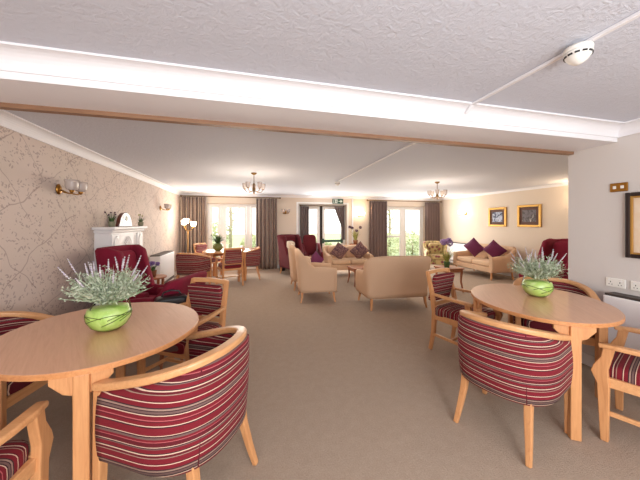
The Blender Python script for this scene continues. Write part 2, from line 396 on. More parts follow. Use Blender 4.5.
# windows and garden door
def frame_rect(mb, x0, x1, z0, z1, y0, y1, t):
    mb.b2((x0, y0, z0), (x0 + t, y1, z1)); mb.b2((x1 - t, y0, z0), (x1, y1, z1)); mb.b2((x0 + t, y0, z0), (x1 - t, y1, z0 + t)); mb.b2((x0 + t, y0, z1 - t), (x1 - t, y1, z1))
def window(name, x0, x1, z1, cuts, rail=None, t=.07):
    root = bpy.data.objects.new(name, None); C.objects.link(root); root['kind'] = 'structure'
    y0, y1 = YB + .09, YB + .16; f = MB(); frame_rect(f, x0, x1, 0, z1, y0, y1, t); xs = [x0 + t * .3] + cuts + [x1 - t * .3]
    for c in cuts: f.b2((c - .055, y0 + .005, t), (c + .055, y1 - .005, z1 - t))
    f.build('window_frame', 'upvc', root, bevel=.006)
    for i in range(len(xs) - 1):
        a, b = xs[i] + .06, xs[i + 1] - .06
        sname = MB(); frame_rect(sname, a, b, .07, z1 - .07, y0 - .012, y1 - .02, .06)
        if rail and i in rail: sname.b2((a, y0 - .01, .95), (b, y1 - .02, 1.02))
        so = sname.build('sash', 'upvc', root, bevel=.006)
        MB().b2((a + .05, y0 + .03, .12), (b - .05, y0 + .036, z1 - .12)).build('pane', 'glass', so)
    return root
window('window_1', OP[0][0], OP[0][1], 2.09, [-.85, -.05])
window('window_2', OP[2][0], OP[2][1], 2.09, [5.50], [0])
dr = bpy.data.objects.new('door_1', None); C.objects.link(dr); dr['kind'] = 'structure'
x0, x1, zt = OP[1][0], OP[1][1], 2.12
f = MB(); frame_rect(f, x0, x1, -.05, zt, YB + .14, YB + .22, .08); f.build('door_frame', 'upvc', dr, bevel=.006)
def leaf(a, b, nm):
    q = MB(); frame_rect(q, a, b, .03, zt - .07, YB + .15, YB + .2, .1); lo = q.build(nm, 'upvc', dr, bevel=.006)
    q = MB(); q.b2((a + .08, YB + .172, .12), (b - .08, YB + .178, zt - .16)); q.build('pane', 'glass', lo); return lo
leaf(x0 + .06, 2.34, 'door_leaf'); rl = leaf(2.42, x1 - .06, 'door_leaf')
MB().b2((2.335, YB + .13, .03), (2.425, YB + .19, zt - .05)).build('meeting_stile', 'darkmetal', dr, bevel=.008)
pb = MB().b2((2.42, YB + .07, .82), (3.1, YB + .12, .90)); pb.b2((2.40, YB + .06, .78), (2.47, YB + .15, .94)); pb.b2((3.08, YB + .06, .78), (3.15, YB + .15, .94)); pb.build('panic_bar', 'green_bar', rl, bevel=.012)
fr = MB()
for a in (x0 - .07, x1 + .002): fr.b2((a, YB - .018, 0), (a + .068, YB, zt + .06))
fr.b2((x0 - .002, YB - .018, zt + .002), (x1 + .002, YB, zt + .06)); struct(fr, 'trim_8', 'white_gloss', bevel=.005)
struct(MB().b2((3.45, YB - .02, 0), (3.50, YB, H - .08)), 'trim_9', 'paint')
# garden outside
struct(MB().b2((-14, YB + .25, -.25), (22, 40, -.12)), 'ground_garden', 'lawn')
struct(MB().b2((-3, YB + .26, -.12), (9, YB + 1.9, -.06)), 'path_patio', 'paving')
def leaf_cloud(mb, c, r, n, ls):
    for _ in range(n):
        d = Vector((random.gauss(0, 1), random.gauss(0, 1), random.gauss(0, 1))).normalized() * random.uniform(.6, 1)
        p = Vector(c) + Vector((d.x * r[0], d.y * r[1], d.z * r[2])); a = Vector((random.gauss(0, 1), random.gauss(0, 1), random.gauss(0, 1))).normalized(); b = a.orthogonal().normalized()
        s_ = ls * random.uniform(.6, 1.2); mb.add([p - a * s_, p + b * s_ * .45, p + a * s_, p - b * s_ * .45], [(0, 1, 2, 3)])
for i, (x, y, r, h, lab) in enumerate([(-1.7, 12.5, .8, .9, 'pale green garden bush outside the left window beside its left frame'), (.2, 13, .7, .55, 'low pale garden bush outside the left window, right of its middle pane'), (3.1, 12.6, .7, .45, 'low pale bush seen through the glazed garden door'), (6.4, 12, .9, .55, 'green garden bush outside the right window behind its left pane'), (8.0, 12.4, .8, .65, 'pale green bush outside the right window behind its right pane')]):
    b = thing('garden_bush', lab, 'bush', (x, y, -.12), 0, 'bushes in the garden')
    q = MB(); leaf_cloud(q, (0, 0, h), (r, r * .8, h), 700, .09); q.build('foliage', 'bush', b)['kind'] = 'stuff'
    MB().tube([(0, 0, 0), (.03, 0, h * .5), (0, .03, h)], [.05, .04, .02]).build('stem', 'bark', b)
for i, (x, y, h, lab) in enumerate([(-1.0, 15, 4.2, 'slender tree with thin bare branches outside the left window'), (9.2, 17, 4.5, 'slender thin-branched tree far outside the right window')]):
    b = thing('garden_tree', lab, 'tree', (x, y, -.12), 0, 'trees in the garden')
    q = MB(); q.tube([(0, 0, 0), (.05, 0, h * .4), (-.03, .05, h * .75), (0, 0, h)], [.1, .08, .05, .015])
    tips = []
    for k in range(26):
        z = random.uniform(.12, .95) * h; a = random.uniform(0, 2 * PI); L = random.uniform(.6, 1.6) * (1.1 - z / h * .6)
        e = Vector((math.cos(a) * L, math.sin(a) * L, z + L * .75)); mid = Vector((math.cos(a) * L * .5, math.sin(a) * L * .5, z + L * .25)); q.tube([(0, 0, z), mid, e], [.03, .02, .006], 5); tips += [mid, e]
    q.build('trunk', 'bark', b); q = MB()
    for tpt in tips: leaf_cloud(q, tpt, (.4, .4, .35), 14, .07)
    q.build('foliage', 'bush', b)['kind'] = 'stuff'

# ------------------------------------------------------------------ ceiling fittings
def detector(loc, label):
    d = thing('smoke_detector', label, 'smoke detector', loc, 0, None)
    MB().lathe([(.058, 0), (.06, -.012), (.056, -.022), (.05, -.024)], (0, 0, 0), 28).build('base', 'plastic', d)
    b = MB().lathe([(.056, -.022), (.058, -.034), (.05, -.05), (.036, -.068), (.018, -.082), (.001, -.085)], (0, 0, 0), 28).build('cap', 'plastic', d)
    q = MB()
    for k in range(12):
        a = 2 * PI * k / 12; q.box((.054 * math.cos(a), .054 * math.sin(a), -.041), (.006, .02, .008), a)
    q.build('vent', 'black', b)
    return d
detector((1.63, 1.04, H - .022), 'white smoke detector on the conduit across the near ceiling')
detector((1.86, 5.75, H - .02), 'small smoke detector on the far ceiling, at the end of the conduit')
def conduit(p0, p1, label, turn=False):
    c = MB(); pts = [p0, p1]; c.bar(pts, .026, .018)
    if turn: c.bar([p1, (p1[0], p1[1] + .06, p1[2] - .05)], .026, .018)
    tag(c.build('cable_conduit', 'paint', bevel=.004), label, 'conduit')
conduit((1.62, -1.5, H - .01), (1.65, 1.752, H - .01), 'white cable conduit running over the near ceiling to the beam', True)
conduit((1.80, 2.27, H - .01), (1.86, 5.7, H - .01), 'white cable conduit crossing the far ceiling beyond the beam')
def tulip(mb, c, r, h, up=1):
    c = Vector(c)
    outer = [(.45 * r, 0), (.75 * r, .10 * h), (.86 * r, .35 * h), (.88 * r, .7 * h), (r, h)]; inner = [(a * .93, b) for a, b in outer[::-1]]
    return mb.lathe(outer + inner, c, 16, caps=False)
def chandelier(loc, label):
    r = thing('chandelier', label, 'chandelier', loc, 0, 'brass chandeliers on the far ceiling')
    MB().lathe([(.055, 0), (.055, -.012), (.03, -.03), (.012, -.04)], (0, 0, 0), 20).build('ceiling_rose', 'brass_dk', r)
    MB().tube([(0, 0, -.03), (0, 0, -.2)], .006).lathe([(.004, -.18), (.02, -.2), (.012, -.25), (.026, -.29), (.03, -.32), (.014, -.35), (.018, -.37), (.002, -.39)], (0, 0, 0), 14).build('stem', 'brass_dk', r)
    for k in range(5):
        a = 2 * PI * k / 5 + .3; u = Vector((math.cos(a), math.sin(a), 0))
        P = [u * .02 + Vector((0, 0, -.33)), u * .08 + Vector((0, 0, -.355)), u * .14 + Vector((0, 0, -.345)), u * .175 + Vector((0, 0, -.30))]
        ar = MB().tube(P, .007).lathe([(.02, -.30), (.026, -.29), (.012, -.285)], u * .175, 12).build('arm', 'brass_dk', r)
        tulip(MB(), u * .175 + Vector((0, 0, -.29)), .045, .10).build('lamp_shade', 'shade_off', ar)
        MB().lathe([(.008, -.285), (.008, -.25), (.013, -.235), (.01, -.21), (.002, -.195)], u * .175, 10).build('bulb', 'shade_dim', ar)
    return r
chandelier((.07, 5.2, H), 'brass chandelier with frosted tulip shades above the way to the striped curtains')
chandelier((4.07, 5.33, H), 'brass chandelier with frosted tulip shades above the back of the beige sofa')
for x, y in ((.07, 5.2), (4.07, 5.33)): lamp('POINT', 'far_room_fill', (x, y, 1.82), 16, (1, .84, .66), .3)  # added warm fill for the far room, not shed by the chandeliers
def wall_light(loc, rz, label, lit, glow=0):
    r = thing('wall_light', label, 'wall light', loc, rz, None)       # local +Y points into the room
    MB().lathe([(.045, 0), (.05, .012), (.035, .02), (.016, .03)], (0, 0, 0), 18, sx=.9, sy=1.2).build('backplate', 'brass', r).rotation_euler = (-PI / 2, 0, 0)
    for sx in (-1, 1):
        P = [(0, .02, 0), (sx * .03, .07, -.035), (sx * .07, .15, -.05), (sx * .08, .17, -.02)]
        ar = MB().tube(P, .0065).lathe([(.006, -.05), (.02, -.03), (.024, -.015), (.01, -.012)], (sx * .08, .17, 0), 12).build('arm', 'brass', r)
        tulip(MB(), (sx * .08, .17, -.015), .066, .11).build('lamp_shade', 'shade_on' if lit else 'shade_off', ar)
    if lit: lamp('POINT', 'wall_light_glow', Vector(loc) + Matrix.Rotation(rz, 3, 'Z') @ Vector((0, .17, .14)), glow, (1, .74, .46), .05)
wall_light((XL, 3.63, 1.85), -PI / 2, 'brass twin wall light with frosted glass shades on the leafy wallpaper, nearer one', False)
wall_light((XL, 7.16, 1.83), -PI / 2, 'small brass wall light on the leafy wallpaper beyond the fireplace', False)
wall_light((1.12, YB, 1.83), PI, 'unlit wall light on the back wall above the burgundy wing chair', False)
wall_light((3.72, YB, 1.75), PI, 'lit wall light on the back wall between garden door and grey curtain', True, 2.2)
wall_light((XR, 7.75, 1.80), PI / 2, 'lit wall light glowing on the cream wall beside the framed pictures', True, 1.8)
wall_light((XR, 4.25, 1.85), PI / 2, 'lit wall light on the cream wall, mostly behind the white wall end', True, 9)
# exit sign
s = thing('exit_sign', 'dark green fire exit sign with running figure and arrow above the garden door', 'sign', (2.93, YB - .03, 2.225))
MB().b2((-.19, -.02, -.085), (.19, .03, .085)).build('body', 'sign_green', s, bevel=.006)
g = MB(); y0, y1 = -.024, -.019
g.b2((-.17, y0, -.066), (-.02, y1, .066)); g.build('pictogram_panel', 'sign_white', s)
g = MB(); ya, yb = -.028, -.0235
g.prism([(-.155, -.055), (-.115, -.055), (-.115, .055), (-.155, .055)], 'y', ya, yb)                          # doorway
for P in ([(-.075, .02), (-.055, -.005), (-.06, -.015), (-.085, .005)], [(-.07, -.01), (-.045, -.03), (-.05, -.05), (-.04, -.055), (-.03, -.028), (-.055, .0)], [(-.075, -.01), (-.095, -.03), (-.115, -.028), (-.1, -.04), (-.06, -.015)], [(-.06, .022), (-.04, .008), (-.036, .014), (-.055, .032)]): g.prism(P, 'y', ya, yb)
g.lathe([(.011, 0), (.011, .004)], (0, 0, 0), 14); n = len(g.v) - 28
for i in range(n, len(g.v)): v = g.v[i]; g.v[i] = Vector((v.x - .066, yb - v.z, v.y + .042))
g.build('running_figure', 'sign_green', s)
g = MB(); g.prism([(.02, -.012), (.09, -.012), (.09, -.05), (.165, 0), (.09, .05), (.09, .012), (.02, .012)], 'y', y0, y1); g.build('arrow', 'sign_white', s)

# ------------------------------------------------------------------ curtains
def curtain(x0, x1, z0, z1, y, mat, label, folds=7, amp=.045, tie=None, group=None):
    q = MB(); N = folds * 10; R = 14; rows = []
    for j in range(R + 1):
        v = j / R; row = []
        for i in range(N + 1):
            u = i / N; xx = x0 + (x1 - x0) * u
            if tie:
                k = min(1, (1 - v) / .62) ** 1.3 * tie[1]; xx = xx + (tie[0] - xx) * k
            row.append(Vector((xx, y + amp * math.sin(u * folds * 2 * PI) * (.8 + .2 * math.sin(7 * u + 3 * v)), z0 + (z1 - z0) * v)))
        rows.append(row)
    q.rings(rows, False, False, True)
    return tag(q.build('curtain', mat, solid=.006), label, 'curtain', group)
def pole(x0, x1, z, y, label):
    r = thing('curtain_pole', label, 'curtain pole', ((x0 + x1) / 2, y, z)); h = (x1 - x0) / 2
    MB().tube([(-h, 0, 0), (h, 0, 0)], .014, 10).build('rod', 'brass_dk', r)
    for s_ in (-1, 1):
        MB().sphere((s_ * (h + .02), 0, 0), .028, 8).build('finial', 'brass_dk', r)
        MB().tube([(s_ * (h - .08), 0, 0), (s_ * (h - .08), YB - y, 0)], .009, 8).build('bracket', 'brass_dk', r)
curtain(-1.98, -1.29, .02, 2.26, YB - .13, 'cur_stripe', 'brown and cream striped curtain in the corner beside the leafy wallpaper', 7)
curtain(.20, .84, .02, 2.26, YB - .13, 'cur_stripe', 'brown and cream striped curtain on the door side of the dining window', 6)
pole(-1.96, .92, 2.285, YB - .13, 'curtain pole over the striped curtains')
curtain(1.63, 1.93, .02, 2.04, YB + .05, 'cur_dark', 'straight dark grey curtain hanging in the garden door recess', 4, .03)
curtain(2.84, 3.20, .9, 2.04, YB + .05, 'cur_dark', 'dark grey curtain swept aside to a point in the garden door recess', 4, .03, (3.2, .75))
pole(1.66, 3.16, 2.065, YB + .05, 'thin curtain pole inside the garden door recess')
curtain(4.06, 4.74, .02, 2.25, YB - .13, 'cur_grey', 'plain grey-brown curtain between the wall light and the right window', 6)
curtain(6.30, 6.92, .02, 2.25, YB - .13, 'cur_grey', 'plain grey-brown curtain in the corner beside the cream wall', 6)
pole(4.0, 6.96, 2.275, YB - .13, 'curtain pole over the plain grey-brown curtains')

# ------------------------------------------------------------------ chairs
def smooth(a, b, x):
    q = max(0, min(1, (x - a) / (b - a))); return q * q * (3 - 2 * q)
def mirror(pts, s): return [(s * x, y, z) for x, y, z in pts]
def ucurve(a, yc, b, yf, n=2.4, k=28):
    """plan path: left arm front, round the back, right arm front"""
    pts = [(-a, yf + (yc - yf) * i / 5) for i in range(5)]
    for i in range(k + 1):
        t = PI * i / k; c, s_ = math.cos(PI - t), math.sin(t)
        pts.append((a * math.copysign(abs(c) ** (2 / n), c), yc - b * abs(s_) ** (2 / n)))
    pts += [(a, yc + (yf - yc) * i / 5) for i in range(1, 6)]
    return pts
def make_armchair(label, group):
    r = thing('striped_armchair', label, 'armchair', (0, 0, 0), 0, group)
    for s_ in (-1, 1):
        q = MB(); q.prism([(.195, 0), (.235, 0), (.252, .38), (.282, .455), (.27, .50), (.232, .57), (.222, .635), (.165, .635), (.182, .55), (.197, .48), (.195, .43), (.19, .38)], 'x', s_ * .27 - .021, s_ * .27 + .021); q.build('front_leg', 'beech', r, bevel=.006)
        q = MB(); q.bar([(s_ * .225, -.275, 0), (s_ * .222, -.235, .22), (s_ * .218, -.225, .45), (s_ * .213, -.26, .65), (s_ * .205, -.325, .90)], [.032, .04, .045, .042, .036], [.038, .042, .05, .044, .034], (0, 1, 0)); q.build('rear_leg', 'beech', r, bevel=.005)
        q = MB(); q.bar([(s_ * .232, -.25, .655), (s_ * .25, -.12, .652), (s_ * .272, .05, .65), (s_ * .275, .16, .648), (s_ * .268, .245, .642)], [.034, .045, .056, .06, .05], .03); q.build('armrest', 'beech_x', r, bevel=.01, seg=3)
        MB().bar([(s_ * .262, .205, .19), (s_ * .228, -.235, .19)], .02, .03).build('stretcher', 'beech_x', r, bevel=.004)
        MB().bar([(s_ * .262, .215, .40), (s_ * .222, -.225, .40)], .028, .065).build('side_rail', 'beech_x', r, bevel=.004)
    MB().b2((-.25, .205, .375), (.25, .235, .435)).build('front_rail', 'beech_x', r, bevel=.004)
    MB().b2((-.2, -.245, .375), (.2, -.215, .435)).build('rear_rail', 'beech_x', r, bevel=.004)
    MB().b2((-.235, -.02, .18), (.235, .0, .205)).build('cross_stretcher', 'beech_x', r, bevel=.004)
    tl = lambda z: -.225 - .04 * max(0, (z - .45) / .2) if z < .65 else -.265 - .065 * (z - .65) / .25
    MB().bar([(-.215, tl(.885), .885), (0, tl(.885) - .012, .892), (.215, tl(.885), .885)], .034, .045).build('top_rail', 'beech_x', r, bevel=.008)
    MB().bar([(-.2, tl(.53), .53), (.2, tl(.53), .53)], .03, .04).build('lower_rail', 'beech_x', r, bevel=.005)
    q = MB(); al = math.atan2(tl(.86) - tl(.55), .31); q.cushion((0, (tl(.86) + tl(.55)) / 2 + .006, .705), (.385, .055, .325), .16, .14, 32, 16, Matrix.Rotation(-al * -1, 3, 'X')); q.build('backrest', 'sz', r)
    MB().cushion((0, .0, .455), (.50, .50, .125), .42, .28, 36, 16).build('seat', 'sy', r)
    return r
def make_tub(label, group):
    r = thing('striped_tub_chair', label, 'tub chair', (0, 0, 0), 0, group)
    path = ucurve(.305, .02, .32, .215, 2.5)
    zt = lambda x, y: .672 + .122 * max(0, min(1, (.215 - y) / .5))
    q = MB(); q.shell(path, .055, zt, lambda x, y: .36 - .02 * smooth(.1, -.25, y), lambda x, y: .02 * smooth(0, -.3, y), .012, 8); sh = q.build('upholstered_back', 'sz', r)
    mid = [((p[0]) * .925, p[1] + .020 * smooth(.1, -.2, p[1]), zt(*p) + .014) for p in path]
    mid[0] = (mid[0][0], .25, mid[0][2] - .002); mid[-1] = (mid[-1][0], .25, mid[-1][2] - .002)
    MB().bar(mid, .058, .036).build('top_rail', 'beech_x', r, bevel=.011, seg=3)
    for s_ in (-1, 1):
        MB().bar([(s_ * .275, .245, 0), (s_ * .283, .235, .2), (s_ * .285, .225, .42), (s_ * .285, .225, .67)], [.032, .042, .046, .044], [.032, .042, .046, .042], (0, 1, 0)).build('front_leg', 'beech', r, bevel=.006)
        MB().bar([(s_ * .228, -.30, 0), (s_ * .216, -.262, .12), (s_ * .203, -.230, .25), (s_ * .198, -.212, .365)], [.03, .036, .042, .046], [.03, .036, .042, .046], (0, 1, 0)).build('rear_leg', 'beech', r, bevel=.006)
        ys = .02 - .32 * (1 - (.2 / .305) ** 2.5) ** (1 / 2.5); fl = lambda q: .02 * smooth(0, -.3, ys) * q * q + .012 * math.sin(PI * q)
        MB().tube([(s_ * .2, ys - fl(q) * .94 + .001, .345 + (zt(0, ys) - .35) * q) for q in (0, .2, .4, .6, .8, 1)], .0035, 6).build('seam', 'burg_dk', sh)
    MB().b2((-.265, .20, .35), (.265, .235, .415)).build('front_rail', 'beech_x', r, bevel=.005)
    MB().cushion((0, -.02, .44), (.52, .50, .14), .42, .4, 36, 16).build('seat', 'sy', r)
    MB().b2((-.22, -.2, .345), (.22, .2, .375)).build('seat_frame', 'black', r)
    return r
G1, G2 = 'striped armchairs with wooden arms', 'striped tub chairs'
ac = make_armchair('striped wooden armchair with one arm showing at the lower left edge of the photo', G1)
ac.location = (-1.2, 1.31, 0); ac.rotation_euler = (0, 0, 0)
for x, y, a, lab in [(-.57, 2.74, 148, 'striped wooden armchair facing us beyond the left table'),
                     (2.36, 2.63, -161, 'striped wooden armchair beyond the right table, in front of the beige sofa corner'),
                     (2.675, 1.235, 21, 'striped wooden armchair at the right table, in front of the white radiator'),
                     (-.46, 6.95, 18, 'small striped armchair with its back to us at the far dining table'),
                     (-1.12, 8.2, -125, 'small striped armchair behind the far dining table, against the striped curtain')]:
    dup(ac, (x, y, 0), math.radians(a), lab, G1)
tc = make_tub('striped tub chair with its back to us at the left table', G2); tc.location = (-.345, 1.675, 0); tc.rotation_euler = (0, 0, math.radians(60.5))
for x, y, a, lab in [(1.842, 1.62, -70, 'striped tub chair with its back to us at the right table'),
                     (-1.62, 2.35, -100, 'striped tub chair between the left table and the leafy wallpaper'),
                     (3.0, 2.144, 134, 'striped tub chair behind the right table, against the white wall end'),
                     (-1.27, 6.8, -26, 'dark striped tub chair with its back to us beside the white heater'),
                     (-.04, 7.62, 88, 'striped tub chair at the window side of the far dining table')]:
    c_ = dup(tc, (x, y, 0), math.radians(a), lab, G2)
    if x == 3.0: c_.scale = (1.06, 1.06, 1.06)
tc.scale = (1.05, 1, 1.03)

# ------------------------------------------------------------------ dining tables
def oval(a, b, n=64): return [(a * math.cos(2 * PI * i / n), b * math.sin(2 * PI * i / n)) for i in range(n)]
def table(loc, a, b, rz, legrot, h, label, legr=.56):
    r = thing('oval_dining_table', label, 'table', loc, rz, 'beech dining tables')
    MB().rings([[Vector((x * k, y * k, z)) for x, y in oval(a, b)] for k, z in ((.985, h - .03), (1, h - .026), (1, h - .006), (.993, h - .001))], True, True, False).build('table_edge', 'table_edge', r)
    MB().rings([[Vector((x * .992, y * .992, z)) for x, y in oval(a, b)] for z in (h - .006, h)], True, True, False).build('table_top', 'table', r)
    Rm = Matrix.Rotation(legrot - rz, 3, 'Z')
    ps = []
    for k in range(4):
        an = PI / 2 * k; d = Rm @ Vector((math.cos(an), math.sin(an), 0)); u = d.normalized()
        rad = 1 / math.sqrt((u.x / a) ** 2 + (u.y / b) ** 2) - .045; p = u * rad; ps.append(p)
        lg = MB(); lg.box((p.x, p.y, (h - .03) / 2), (.062, .062, h - .03), legrot - rz + an); lg.build('leg', 'beech', r, bevel=.006)
        t_ = Vector((-u.y, u.x, 0)); zt = h - .03
        for s_ in (-1, 1):
            br = MB()
            m3 = [p + t_ * s_ * .03 + Vector((0, 0, q)) for q in (zt, zt - .10)] + [p + t_ * s_ * .07 + Vector((0, 0, zt - .085)), p + t_ * s_ * .12 + Vector((0, 0, zt - .03)), p + t_ * s_ * .12 + Vector((0, 0, zt))]
            vs = [q - u * .012 for q in m3] + [q + u * .012 for q in m3]; n = 5
            br.add(vs, [list(range(n)), list(range(n, 2 * n))[::-1]] + [(i, (i + 1) % n, n + (i + 1) % n, n + i) for i in range(n)])
            br.build('bracket', 'beech', r, bevel=.003)
    for i in (0, 1):
        MB().bar([ps[i] + Vector((0, 0, h - .075)), ps[i + 2] + Vector((0, 0, h - .075))], .022, .08).build('under_rail', 'darkbeech', r)
    return r
aL = math.atan2(-.88, .47); aR = math.atan2(.81, .58)
table((-.90, 2.07, 0), .595, .54, aL, math.radians(-76), .805, 'oval beech dining table near the leafy wallpaper with a lavender bowl')
table((2.475, 1.905, 0), .635, .507, aR, math.radians(238), .805, 'oval beech dining table near the white wall with a lavender bowl')
table((-.55, 7.75, 0), .66, .62, 0, math.radians(45), .745, 'far dining table before the left window with a green vase')

# ------------------------------------------------------------------ bowls of lavender
def make_sprig(L, seed):
    rnd = random.Random(seed); q = MB(); bend = rnd.uniform(.05, .25) * L
    P = [Vector((bend * (k / 6) ** 2, 0, L * k / 6)) for k in range(7)]; q.tube(P, .0016, 4)
    for k in range(16):
        t_ = .22 + .5 * k / 16; p = Vector((bend * t_ * t_, 0, L * t_)); a = rnd.uniform(0, 6.28); l = rnd.uniform(.02, .04); d = Vector((math.cos(a), math.sin(a), .9)).normalized(); sd = d.orthogonal().normalized() * .003
        q.add([p, p + d * l * .5 + sd, p + d * l, p + d * l * .5 - sd], [(0, 1, 2, 3)])
    return q, P, bend, rnd
def lavender_bowl(loc, rz, label, R=.145, tilt=.0, n=34, hgt=.3, spread=1.0):
    r = thing('lavender_bowl', label, 'flower bowl', loc, rz, 'green bowls of lavender on the near tables')
    prof = [(.045, 0), (.075, .004), (.115, .035), (.142, .085), (.146, .12), (.135, .165), (.116, .205), (.104, .235)]
    prof = [(a * R / .146, b * R / .146) for a, b in prof]; top = prof[-1][1]
    q = MB().lathe(prof + [(a - .004, z + .004) for a, z in prof[::-1]], (0, 0, 0), 36, caps=False)
    for v in q.v: v.z += max(0, v.z / top - .6) * v.x * 1.1      # rim cut on a slant
    b = q.build('bowl', 'bowlglass', r)
    li = [(a * .985, z) for a, z in prof[:-2]]; MB().lathe([(.001, .006)] + li[1:] + [(li[-1][0] * .6, li[-1][1] + .012), (.001, li[-1][1] + .014)], (0, 0, 0), 36).build('leaf_lining', 'lime', r)
    rnd = random.Random(int(loc[0] * 100))
    for k in range(7):                                              # leaf edges wrapped round inside the glass
        a0 = rnd.uniform(0, 6.28); sl = rnd.uniform(-.6, .6); q = MB(); P = []
        for i in range(15):
            t_ = i / 14; a = a0 + t_ * 2.2; z = (.03 + .10 * (.5 + .5 * math.sin(sl + t_ * 2.6))) * R / .146
            rad = 0
            for (ra, za), (rb, zb_) in zip(prof[:-1], prof[1:]):
                if za <= z <= zb_: rad = ra + (rb - ra) * (z - za) / (zb_ - za)
            P.append((rad * .992 * math.cos(a), rad * .992 * math.sin(a), z))
        q.tube(P, .0028, 5); q.build('leaf_vein', 'lime_dk', r)
    q = MB()
    for k in range(800):
        a = rnd.uniform(0, 6.28); rr = R * rnd.uniform(0, .62); base = Vector((rr * .5 * math.cos(a), rr * .5 * math.sin(a), top - .03)); out = rnd.uniform(.1, 1.25) * spread; d = Vector((math.cos(a) * out, math.sin(a) * out, rnd.uniform(.45, 1))).normalized()
        L = rnd.uniform(.07, .25) * hgt / .3; tip = base + d * L; sd = d.orthogonal().normalized(); sd = Matrix.Rotation(rnd.uniform(0, 3.14), 3, d) @ sd
        q.add([base, base + d * L * .6 + sd * .003, tip, base + d * L * .6 - sd * .003], [(0, 1, 2, 3)])
        for m_ in range(3):
            p = base + d * L * rnd.uniform(.45, 1); e = Vector((rnd.gauss(0, 1), rnd.gauss(0, 1), rnd.gauss(.5, 1))).normalized() * rnd.uniform(.015, .032); s2 = e.orthogonal().normalized() * .0042
            q.add([p, p + e * .5 + s2, p + e, p + e * .5 - s2], [(0, 1, 2, 3)])
    q.build('foliage', 'lav_leaf', r)['kind'] = 'stuff'
    for k in range(n):
        a = 2 * PI * k / n * 2.4 + rnd.uniform(-.3, .3); out = (.12 + .95 * ((k + .5) / n)) * spread; L = rnd.uniform(.75, 1.08) * hgt
        qs, P, bend, rn = make_sprig(L, k)
        o = qs.build('lavender_sprig', 'lav_leaf', r); o.location = (R * .35 * math.cos(a), R * .35 * math.sin(a), top - .03)
        o.rotation_euler = Vector((math.cos(a) * out, math.sin(a) * out, 1)).normalized().to_track_quat('Z', 'X').to_euler()
        f_ = MB()
        for i in range(6):
            t_ = .74 + .26 * i / 5; p = Vector((bend * t_ * t_, 0, L * t_)); w_ = .0062 * (1 - .5 * abs(i - 2) / 3.5)
            f_.sphere(p, w_, 5, 1.5)
        f_.build('flower_spike', 'lav_flower', o)
lavender_bowl((-.87, 2.03, .806), .3, 'lime green glass bowl of lavender on the table by the leafy wallpaper', .122, n=20, hgt=.31, spread=1.25)
lavender_bowl((2.575, 1.97, .806), 2.1, 'lime green glass bowl of lavender on the table by the white wall', .118, n=20, hgt=.29, spread=1.3)

# ------------------------------------------------------------------ pots and vases further off
def blades(mb, n, L, spread, w_, z0, rnd, r0=.02):
    for k in range(n):
        a = rnd.uniform(0, 6.28); o = rnd.uniform(.1, 1) * spread; l = L * rnd.uniform(.6, 1.1); b = Vector((r0 * math.cos(a), r0 * math.sin(a), z0)); P = []
        for i in range(5):
            t_ = i / 4; P.append(b + Vector((math.cos(a) * o * l * t_ * t_ * 1.2, math.sin(a) * o * l * t_ * t_ * 1.2, l * t_ * (1 - .25 * o * t_))))
        sd = Vector((-math.sin(a), math.cos(a), 0)) * w_
        vs = []
        for i, p in enumerate(P): vs += [p - sd * (1 - i / 4.2), p + sd * (1 - i / 4.2)]
        mb.add(vs, [(2 * i, 2 * i + 1, 2 * i + 3, 2 * i + 2) for i in range(4)])
def plant(name, cat, loc, label, pot, potmat, nb, L, spread, wl, leafm, heads=None, headm=None, hl=.3, hr=.03, hs=.3, seed=1):
    r = thing(name, label, cat, loc); rnd = random.Random(seed)
    MB().lathe([(.001, 0)] + pot + [(pot[-1][0] * .85, pot[-1][1] - .002), (pot[-1][0] * .8, pot[-1][1] - .02), (.001, pot[-1][1] - .02)], (0, 0, 0), 24).build('pot', potmat, r)
    q = MB(); blades(q, nb, L, spread, wl, pot[-1][1] - .02, rnd, pot[-1][0] * .4); q.build('foliage', leafm, r)['kind'] = 'stuff'
    for k in range(heads or 0):
        a = 2 * PI * k / heads + rnd.uniform(-.4, .4); o = rnd.uniform(.2, 1) * hs; l = hl * rnd.uniform(.75, 1.1); tip = Vector((math.cos(a) * o * l, math.sin(a) * o * l, pot[-1][1] + l))
        st = MB().tube([(0, 0, pot[-1][1] - .02), tip * .5 + Vector((0, 0, pot[-1][1] * .5)), tip], .003, 5).build('flower_stem', leafm, r)
        h_ = MB()
        for m_ in range(26):
            d = Vector((rnd.gauss(0, 1), rnd.gauss(0, 1), rnd.gauss(0, 1))).normalized(); h_.sphere(tip + d * hr * .75, hr * .34, 4)
        h_.build('flower_head', headm, st)
    return r
roundvase = [(.06, 0), (.11, .03), (.135, .09), (.125, .15), (.09, .19), (.08, .2)]
plant('round_vase', 'vase', (-.82, 7.72, .745), 'round green vase with dark spiky leaves on the far dining table', roundvase, 'olivepot', 110, .26, 1.5, .018, 'leaf_dk', 7, 'lav_leaf', .2, .02, 1.1, 3)
tallpot = [(.05, 0), (.055, .05), (.065, .11), (.07, .13)]
plant('flower_vase', 'vase', (4.12, 5.08, .52), 'vase of mauve pompom flowers and grassy leaves on the side table', tallpot, 'leaf_dk', 50, .34, .85, .012, 'leaf_yel', 4, 'allium', .46, .065, .25, 5)
plant('flower_pot', 'potted plant', (3.42, 8.62, .78), 'potted plant with dark plum flowers behind the beige sofa', [(.06, 0), (.08, .1), (.085, .13)], 'terracotta', 34, .42, .7, .022, 'leaf_yel', 4, 'orchid', .42, .05, .6, 8)
plant('violet_pot', 'potted plant', (-1.52, 4.95, .62), 'small pot of violet flowers behind the burgundy chairs', [(.05, 0), (.06, .09), (.065, .1)], 'terracotta', 24, .12, .9, .012, 'leaf_dk', 8, 'violet', .12, .03, .8, 9)
